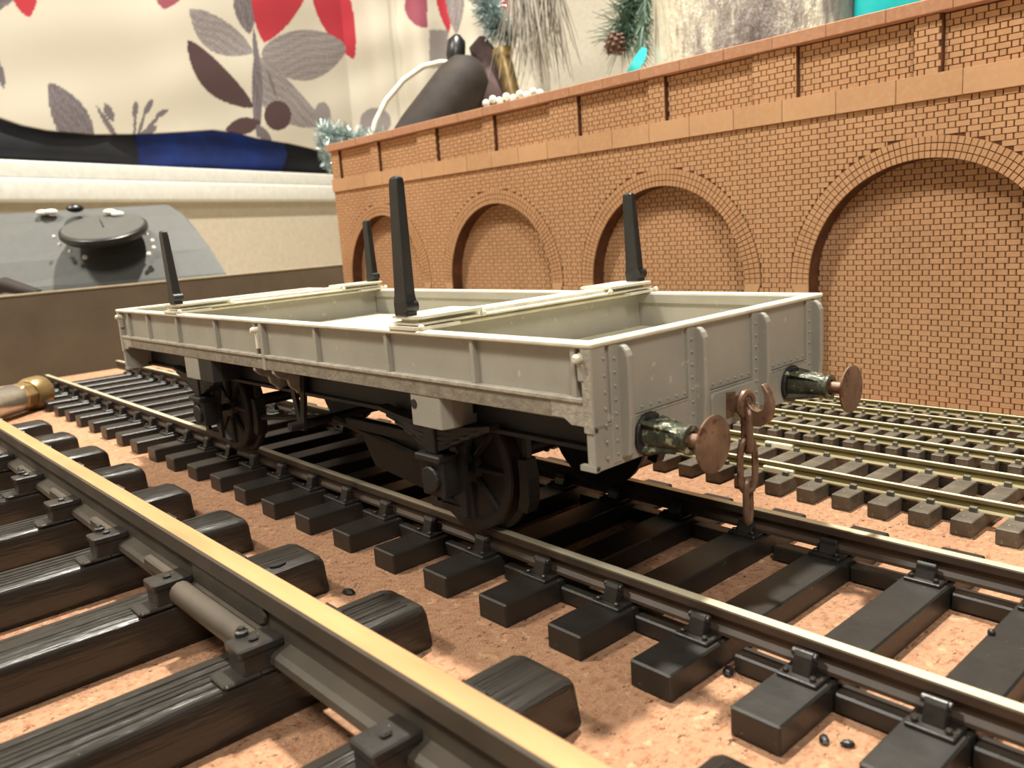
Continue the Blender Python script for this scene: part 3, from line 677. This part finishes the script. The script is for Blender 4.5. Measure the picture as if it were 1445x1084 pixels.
# printed curtain
def leaf(u0, v0, u1, v1, w_, col, bend=0, streak=0, pw=.75): return ('leaf', u0, v0, u1, v1, w_, col, bend, streak, pw)
GR, GD, BR, RD, PR = (124, 116, 114), (98, 90, 92), (66, 44, 44), (160, 36, 48), (130, 62, 76)
PRINT = [leaf(25, -60, 41, 25, 40, RD), leaf(-60, -10, 24, -8, 55, GD, 0, 1), leaf(-14, 60, 7, 128, 12, GD), leaf(248, -60, 231, 13, 52, PR),
  leaf(69, 116, 128, 238, 50, GD, 6, 1), leaf(136, 150, 168, 200, 8, GD), leaf(148, 146, 160, 172, 12, GD), leaf(192, 142, 190, 168, 8, GD), leaf(192, 150, 189, 200, 4, GD),
  leaf(216, 139, 203, 163, 9, GD), leaf(206, 155, 192, 200, 5, GD), leaf(238, 154, 218, 166, 8, GD), leaf(228, 160, 196, 196, 6, GD), leaf(196, 194, 222, 178, 12, GD),
  leaf(268, 13, 357, 75, 46, GR, -8, 1), leaf(338, -30, 352, 48, 30, GD, 0, 1), leaf(420, -110, 373, 60, 78, RD), leaf(452, -90, 499, 84, 52, RD, -8),
  leaf(369, 76, 488, 68, 72, GR, -6, 1, .6), leaf(366, 82, 452, 178, 52, GR, -16, 1, .6), leaf(265, 57, 357, 152, 40, BR, -10, 0, .7),
  leaf(362, 60, 364, 196, 15, GD, 0, 1), leaf(358, 40, 362, 96, 7, GD), leaf(376, 96, 392, 142, 4, GD), ('ell', 392, 163, 19, 21, BR), leaf(318, 184, 368, 172, 24, BR), leaf(362, 176, 384, 206, 14, GD),
  ('half', 604, 8, 33, 32, PR), leaf(618, -60, 633, 46, 22, RD), leaf(640, -60, 644, 48, 26, GR, 0, 1), ('box', 606, 42, 632, 96, GR), ('ell', 716, -6, 33, 24, RD), ('ell', 530, 172, 22, 20, GR),
  ('ell', 455, 164, 12, 20, GR)]
def print_colors(U, V):
    base = np.array(lin(184, 176, 160)[:3]); col = np.tile(base, (len(U), 1))
    for p_ in PRINT:
        if p_[0] == 'leaf':
            _, u0, v0, u1, v1, w_, c, bend, st, pw = p_
            L2 = (u1-u0)**2+(v1-v0)**2; L_ = L2**.5
            t = ((U-u0)*(u1-u0)+(V-v0)*(v1-v0))/L2; q = ((U-u0)*(v1-v0)-(V-v0)*(u1-u0))/L_
            tt = np.clip(t, 0, 1); ins = (t > 0) & (t < 1) & (np.abs(q-bend*np.sin(PI*tt)) < w_/2*np.sin(PI*tt)**pw)
            cc = np.array(lin(*c)[:3])
            k = 1+(.22*np.sin(q*.9+2*np.sin(t*9))*np.sin(q*.31+t*14)+.12*RNG.standard_normal(len(U)) if st else 0)
            col[ins] = (cc*np.reshape(k*np.ones(len(U)), (-1, 1)))[ins]
        else:
            _, cx, cy, rx, ry, c = p_
            if p_[0] == 'box': ins = (U > cx) & (U < rx) & (V > cy) & (V < ry)
            else: ins = ((U-cx)/rx)**2+((V-cy)/ry)**2 < 1
            if p_[0] == 'half': ins &= U < cx-1
            col[ins] = np.array(lin(*c)[:3])
    return np.clip(col, 0, 1)
def curtain():
    nu, nv = 620, 240
    hem = lambda u: np.interp(u, [-150, 0, 35, 70, 130, 200, 300, 335, 365, 410, 450, 520, 800], [150, 166, 178, 185, 190, 189, 183, 188, 196, 203, 212, 250, 250])
    P0, P1, P2 = floorpt(-170, 200, 505, 0), floorpt(500, 200, 935, 0), floorpt(775, 100, 1010, 0)
    a = np.linalg.norm(P1-P0); b_ = np.linalg.norm(P2-P1); V_ = np.zeros((nu, nv, 3))
    for i in range(nu):
        s_ = (a+b_)*(i/(nu-1))**1.0
        q = P0+(P1-P0)*s_/a if s_ < a else P1+(P2-P1)*(s_-a)/b_
        fold = 5*math.sin(s_*.021+.6)+3*math.sin(s_*.055)+(14*math.exp(-((s_-a-40)/22)**2) if s_ > a-60 else 0)+(10*math.sin((s_-a)*.09) if s_ > a+55 else 0)
        q = q-HF*fold; z = 120.
        for _ in range(8):
            u, v = proj(q+[0, 0, z]); u2, v2 = proj(q+[0, 0, z+1]); z += (hem(u)-v)/(v2-v)
        zz = z+(430-z)*np.linspace(0, 1, nv)
        V_[i, :, 0] = q[0]; V_[i, :, 1] = q[1]; V_[i, :, 2] = zz
        V_[i, :, :2] -= HF[:2]*np.outer(2.2*np.sin(zz*.05+s_*.012)+1.5*np.sin(zz*.11-s_*.03), [1, 1])
    pts = V_.reshape(-1, 3); d = pts-CAM; z = d@FW; U = 722.5+F*(d@RT)/z; Vv = 542-F*(d@UP)/z
    col = print_colors(U, Vv)
    me = bpy.data.meshes.new('curtain'); n = nu*nv; me.vertices.add(n); me.vertices.foreach_set('co', (pts*S).ravel())
    i, j = np.meshgrid(np.arange(nu-1), np.arange(nv-1), indexing='ij'); k = (i*nv+j).ravel()
    f = np.stack([k, k+nv, k+nv+1, k+1], 1); m = len(f)
    me.loops.add(4*m); me.loops.foreach_set('vertex_index', f.ravel()); me.polygons.add(m)
    me.polygons.foreach_set('loop_start', np.arange(0, 4*m, 4)); me.polygons.foreach_set('loop_total', np.full(m, 4)); me.update(calc_edges=True)
    me.polygons.foreach_set('use_smooth', [True]*m)
    ca = me.color_attributes.new('print', 'FLOAT_COLOR', 'POINT'); ca.data.foreach_set('color', np.c_[col, np.ones(n)].ravel())
    t = NT('printed_curtain'); at_ = t.n('ShaderNodeAttribute', attribute_name='print'); t.l(at_.outputs['Color'], t.b.inputs['Base Color'])
    t.b.inputs['Roughness'].default_value = .85; t.bump(t.noise(60, 3, .6), .15, .004)
    me.materials.append(t.m)
    o = put('curtain', me); so = o.modifiers.new('thickness', 'SOLIDIFY'); so.thickness = .012; so.offset = -1
    return tag(o, 'cream curtain printed with grey, brown and red leaves hanging above the white sill', 'curtain')
curtain()
def bundle(name, label, mat, s0, s1, off, hts, seed):
    r = random.Random(seed); R_ = []; N = 14; n = len(hts)
    for i, h in enumerate(hts):
        s_ = s0+(s1-s0)*i/(n-1); e = .25 if i in (0, n-1) else 1
        R_.append([tuple(WA+wd*s_+wn*(off+16*e*math.cos(2*PI*k/N)*(1+r.uniform(-.1, .1)))+[0, 0, zu+max(0, h/2+h/2*math.sin(2*PI*k/N)*(1+r.uniform(-.05, .05)))]) for k in range(N)])
    o = part(name, G().loft(R_), mat, smooth=True); return tag(o, label, 'cloth', 'folded cloths on the sill')
sdist = lambda u: (atz(u, 222, zu)-WA)@wd
bundle('folded_cloth', 'black navy folded cloth on the sill at the left edge of the picture', 'navy', -60, 215, -26, [30, 38, 36, 33, 32, 32, 34, 34], 1)
bundle('folded_cloth', 'bright blue folded cloth lying on the white sill below the printed leaves', 'blue', 190, 430, -34, [32, 40, 40, 40, 42, 42, 44, 36], 2)
bundle('folded_cloth', 'very dark cloth on the right end of the sill beside the brick wall', 'navy', 400, 760, -28, [36, 40, 42, 40, 42, 44], 3)
# grey appliance with round black cap, behind the end plank
ap = thing('grey_appliance', 'grey plastic appliance with a sloping panel and round black cap, behind the end plank', 'appliance', floorpt(120, 330, 480, -22))
ao = np.array(ap.location)/S; R_ = []
for v, uR, dp in ((440, 338, 440), (420, 334, 440), (384, 321, 444), (350, 299, 450), (320, 276, 457), (302, 261, 462), (288, 240, 466)):
    L, R2 = at(-25, v, dp+15), at(uR, v, dp+44); L[2] = R2[2]
    ring = [L, R2, R2+HF*42-HR*70, L+HF*42]; R_.append([tuple(q-ao) for q in ring])
R_.insert(0, [(q[0], q[1], 0) for q in R_[0]])
part('shell', G().loft(R_), 'greyplastic', ap, bevel=1.5, seg=2)
c0 = at(148, 329, 474)-ao; ax_ = (UP*.88-FW*.5); ax_ /= np.linalg.norm(ax_)
part('cap', G().rings(tuple(c0-ax_*1), tuple(c0+ax_*4), [(0, 22), (.4, 23.6), (.85, 23.4), (1, 22.4), (1.001, .5)], 40), 'blackplastic', ap, smooth=True, label='round black cap')
part('cap_face', G().rings(tuple(c0+ax_*4), tuple(c0+ax_*4.5), [(0, 22.0), (1, 21.5)], 40), 'greyplastic', ap)
q = at(150, 320, 460)-ao
part('cap_notch', G().tube([tuple(c0+ax_*4.6+HR*(-9)-np.cross(HR, ax_)*16), tuple(c0+ax_*4.6+HR*1.5+np.cross(HR, ax_)*3)], .45, 6), 'blackplastic', ap)
part('latch', G().ball(tuple(at(106, 294, 488)-ao), 3.6, 10, (1.4, 1, .7)), 'blackplastic', ap, smooth=True, label='black latch')
for u, v in ((60, 300), (72, 299), (155, 299), (166, 302)): part('white_tag', G().ball(tuple(at(u, v, 487)-ao), 2.5, 8, (1.6, 1, .7)), 'bead', ap, smooth=True)
for u, v, r in ((207, 331, 1.1), (215, 340, 1.3), (217, 350, 1.35), (210, 359, 1.5), (120, 363, 1.5), (99, 355, 1.1), (84, 345, 1.1), (76, 334, 1.0)):
    part('droplet', G().ball(tuple(at(u, v, 474+(u-150)*.06)-ao), r, 8), 'bead', ap, smooth=True)
hb = floorpt(18, 400, 436, -22); o = part('curved_strap', G().tube([(0, 0, 0), (0, 0, 58), tuple(HR*8+[0, 0, 66]), tuple(HR*22+[0, 0, 68]), tuple(HR*36+[0, 0, 63]), tuple(HR*42+[0, 0, 0])], 4.2, 10), 'brown', None, smooth=True, loc=hb-HR*26)
tag(o, 'dark brown curved strap just showing above the plank at the left edge', 'strap')
# ledge behind the viaduct that carries the ornaments
ZL = 96.0
le, lr = floorpt(505, 200, 520, -22), floorpt(1500, 60, 420, -22)
g = G(); ld = (lr-le); ln = HF*150
g.loft([[tuple(le), tuple(lr), tuple(lr+ln), tuple(le+ln)], [tuple(le+[0, 0, ZL+22]), tuple(lr+[0, 0, ZL+22]), tuple(lr+ln+[0, 0, ZL+22]), tuple(le+ln+[0, 0, ZL+22])]])
struct(part('trim_3', g, 'cream'))
def up(u, v, d): return tuple(at(u, v, d))
o = part('cable', G().tube([(*up(512, 240, 560)[:2], ZL+1.2), up(520, 210, 560), up(530, 172, 560), up(545, 142, 560), up(570, 113, 560), up(597, 94, 560), up(622, 88, 560), up(652, 90, 560), up(668, 110, 575), (*up(675, 150, 590)[:2], ZL+1.2)], 1.9, 10), 'wire', smooth=True)
tag(o, 'white cable arching above the parapet in front of the curtain', 'cable')
bt = thing('dark_bottle', 'dark brown bottle leaning behind the parapet under the white cable', 'bottle', floorpt(585, 235, 548, ZL))
bo = np.array(bt.location)/S; p0 = bo+HR*(-6)+[0, 0, 8]; p1 = at(672, 88, 548)
part('body', G().rings(tuple(p0-bo), tuple(p1-bo), [(0, 14), (.04, 18), (.3, 19), (.8, 17.5), (.93, 14), (1, 7)], 24), 'brown', bt, smooth=True)
k0 = at(641, 108, 566); part('neck', G().rings(tuple(k0-bo), tuple(at(645, 50, 566)-bo), [(0, 4), (.35, 5.2), (.5, 6.6), (.85, 6.2), (1, 2.5)], 14), 'blackplastic', bt, smooth=True, label='black stopper')
pc = thing('plum_cloth', 'crumpled dark plum cloth between the dark bottle and the brass tube', 'cloth', floorpt(695, 150, 575, ZL)); po = np.array(pc.location)/S
r = random.Random(4); R_ = []
for i, (u, v, rad) in enumerate(((700, 210, 15), (698, 160, 16), (694, 120, 14), (688, 85, 10), (682, 66, 8), (680, 52, 3))):
    c_ = at(u, v, 575)-po
    if i == 0: c_ = np.array([0, 0, 0])
    R_.append([tuple(c_+(HR*math.cos(2*PI*k/12)+HF*math.sin(2*PI*k/12))*rad*(1+r.uniform(-.25, .25))) for k in range(12)])
part('cloth_fold', G().loft(R_), basic('plum_fabric', lin(72, 52, 50), .8, 0, .3, 6, .6, .006), pc, smooth=True)
br = thing('brass_tube', 'short upright brass tube with a flared collar among the decorations', 'brass tube', floorpt(742, 160, 560, ZL)); o_ = np.array(br.location)/S
pA, pB = np.array([0, 0, 2.]), at(708, 74, 560)-o_
part('tube', G().rings(tuple(pA), tuple(pB), [(0, 6.2), (1, 5.6)], 20), 'brass', br, smooth=True)
part('collar', G().rings(tuple(pB-(pB-pA)*.05), tuple(pB+(pB-pA)*.04), [(0, 5.8), (.3, 7.6), (.8, 7.6), (1, 5)], 20), 'brass', br, smooth=True)
bs_ = thing('bead_string', 'string of pale pearly beads lying on the parapet top', 'beads', floorpt(725, 165, 470, ZL)); o_ = np.array(bs_.location)/S
for i in range(9):
    q = at(686+i*9.5, 146-i*1.8-(4 if i % 2 else 0), 470); part('bead', G().ball(tuple(q-o_), 2.2, 10), 'bead', bs_, smooth=True)
part('stand', G().box(-18, 18, -4, 4, 0, at(720, 147, 470)[2]-ZL-2), 'cream', bs_)
def blades(name, label, cat, mat, path, spread, n, L, w_, seed, down=0., root=None):
    r = random.Random(seed); path = [np.array(q) for q in path]; t = thing(name, label, cat, root if root is not None else path[0], group={'tinsel': 'silver tinsel behind the brick wall', 'sprig': 'pine sprigs hanging behind the brick wall'}[cat]); o_ = np.array(t.location)/S; g = G()
    part('stem', G().tube([tuple(q-o_) for q in path], .9, 6), mat, t)
    for i in range(n):
        s_ = r.random()*(len(path)-1); k = int(s_); c_ = path[k]+(path[min(k+1, len(path)-1)]-path[k])*(s_-k)-o_
        d = np.array([r.gauss(0, 1), r.gauss(0, 1), r.gauss(0, 1)]); d /= np.linalg.norm(d); d = d*spread+np.array([0, 0, -down]); d /= np.linalg.norm(d)
        e = np.cross(d, [r.gauss(0, 1) for _ in range(3)]); e /= np.linalg.norm(e); f = np.cross(d, e); l_ = L*r.uniform(.6, 1.2)
        tip = c_+d*l_; g.add([tuple(c_+e*w_), tuple(c_-e*w_*.5+f*w_*.8), tuple(c_-e*w_*.5-f*w_*.8), tuple(tip+e*w_*.3), tuple(tip-e*w_*.3)], [(0, 1, 4, 3), (1, 2, 4), (2, 0, 3, 4)])
    part('strands', g, mat, t, stuff=True); return t
blades('tinsel_garland', 'silver green tinsel at the far left end of the brick wall', 'tinsel', 'tinsel', [up(455, 185, 560), up(480, 192, 560), up(512, 198, 560), up(548, 200, 560)], 1, 700, 11, .45, 3, root=up(500, 230, 560)[:2]+(ZL,))
blades('tinsel_garland', 'silver green tinsel hanging down at the corner of the brick wall over the sill', 'tinsel', 'tinsel', [up(452, 190, 555), up(460, 215, 555), up(466, 240, 555)], 1, 260, 7, .4, 5)
blades('tinsel_garland', 'silver tinsel bunch above the brass tube', 'tinsel', 'tinsel', [up(678, -30, 560), up(688, 10, 560), up(700, 36, 560), up(722, 46, 560)], 1, 1500, 12, .75, 8)
blades('frosted_pine_sprig', 'frosted grey sprig of long needles hanging in front of the cream wall', 'sprig', 'frost', [up(720, -40, 540), up(750, -30, 540), up(790, -40, 540)], .3, 190, 60, .6, 9, down=1.0)
gs = blades('green_pine_sprig', 'green pine sprig with a small brown cone hanging beside the silver trunk', 'sprig', 'needle', [up(905, -60, 500), up(895, -10, 500), up(885, 25, 500), up(878, 55, 500)], 1, 620, 21, .4, 12, down=.35)
blades('green_pine_sprig', 'dark green pine strand hanging against the left edge of the silver trunk', 'sprig', 'needle', [up(915, -60, 478), up(912, 0, 478), up(906, 50, 478), up(900, 80, 478)], .5, 260, 12, .4, 13, down=.8)
cn = thing('pine_cone', 'small brown pine cone hanging in the green sprig', 'pine cone', up(866, 78, 492)); o_ = np.array(cn.location)/S; ct = at(868, 62, 492)-o_
part('core', G().ball(tuple(ct), 5.2, 10, (1, 1, 1.2)), 'cone', cn, smooth=True)
for i in range(34):
    a = i*2.4; h = -5.5+11*i/33; rr = 5.6*math.sqrt(max(0.05, 1-(h/7)**2)); c_ = ct+np.array([rr*math.cos(a), rr*math.sin(a), h])
    part('scale', G().ball(tuple(c_), 1.5, 6, (1, 1, .6)), 'cone', cn)
o = part('ribbon', G().loft([[up(u-w_, v, d), up(u+w_, v+3, d), up(u+w_, v+3, d+1.2), up(u-w_, v, d+1.2)] for u, v, d, w_ in ((910, 66, 470, 3), (903, 80, 468, 8), (893, 98, 468, 7), (884, 112, 470, 5), (880, 170, 470, 4))]), 'teal', smooth=True)
tag(o, 'turquoise ribbon end under the green pine sprig', 'ribbon')
tr = thing('silver_trunk', 'silver and cream bark-like column standing behind the brick wall', 'column', floorpt(1078, 60, 455, ZL)); o_ = np.array(tr.location)/S
r = random.Random(2); N = 40; R_ = []; ph = [r.uniform(0, 6) for _ in range(5)]
for i in range(14):
    z = i*22.0
    R_.append([(math.cos(a)*rr_, math.sin(a)*rr_, z) for a, rr_ in [(2*PI*k/N, 60*(1+.03*math.sin(5*2*PI*k/N+ph[0])+.02*math.sin(9*2*PI*k/N+ph[1]+z*.01)+.01*math.sin(z*.05+ph[2]))) for k in range(N)]])
part('bark', G().loft(R_), 'bark', tr, smooth=True)
tq = thing('turquoise_bag', 'turquoise satin bag showing above the coping near the top right', 'bag', floorpt(1300, 40, 400, ZL)); R_ = []
for z, k in ((0, .95), (20, 1), (60, 1.02), (90, .9), (110, .5), (114, .1)):
    R_.append([tuple(HR*32*k*math.cos(t)*(1+.04*math.sin(4*t+z*.1))+HF*20*k*math.sin(t)+[0, 0, z]) for t in np.linspace(0, 2*PI, 20, endpoint=False)])
part('satin', G().loft(R_), 'teal', tq, smooth=True)
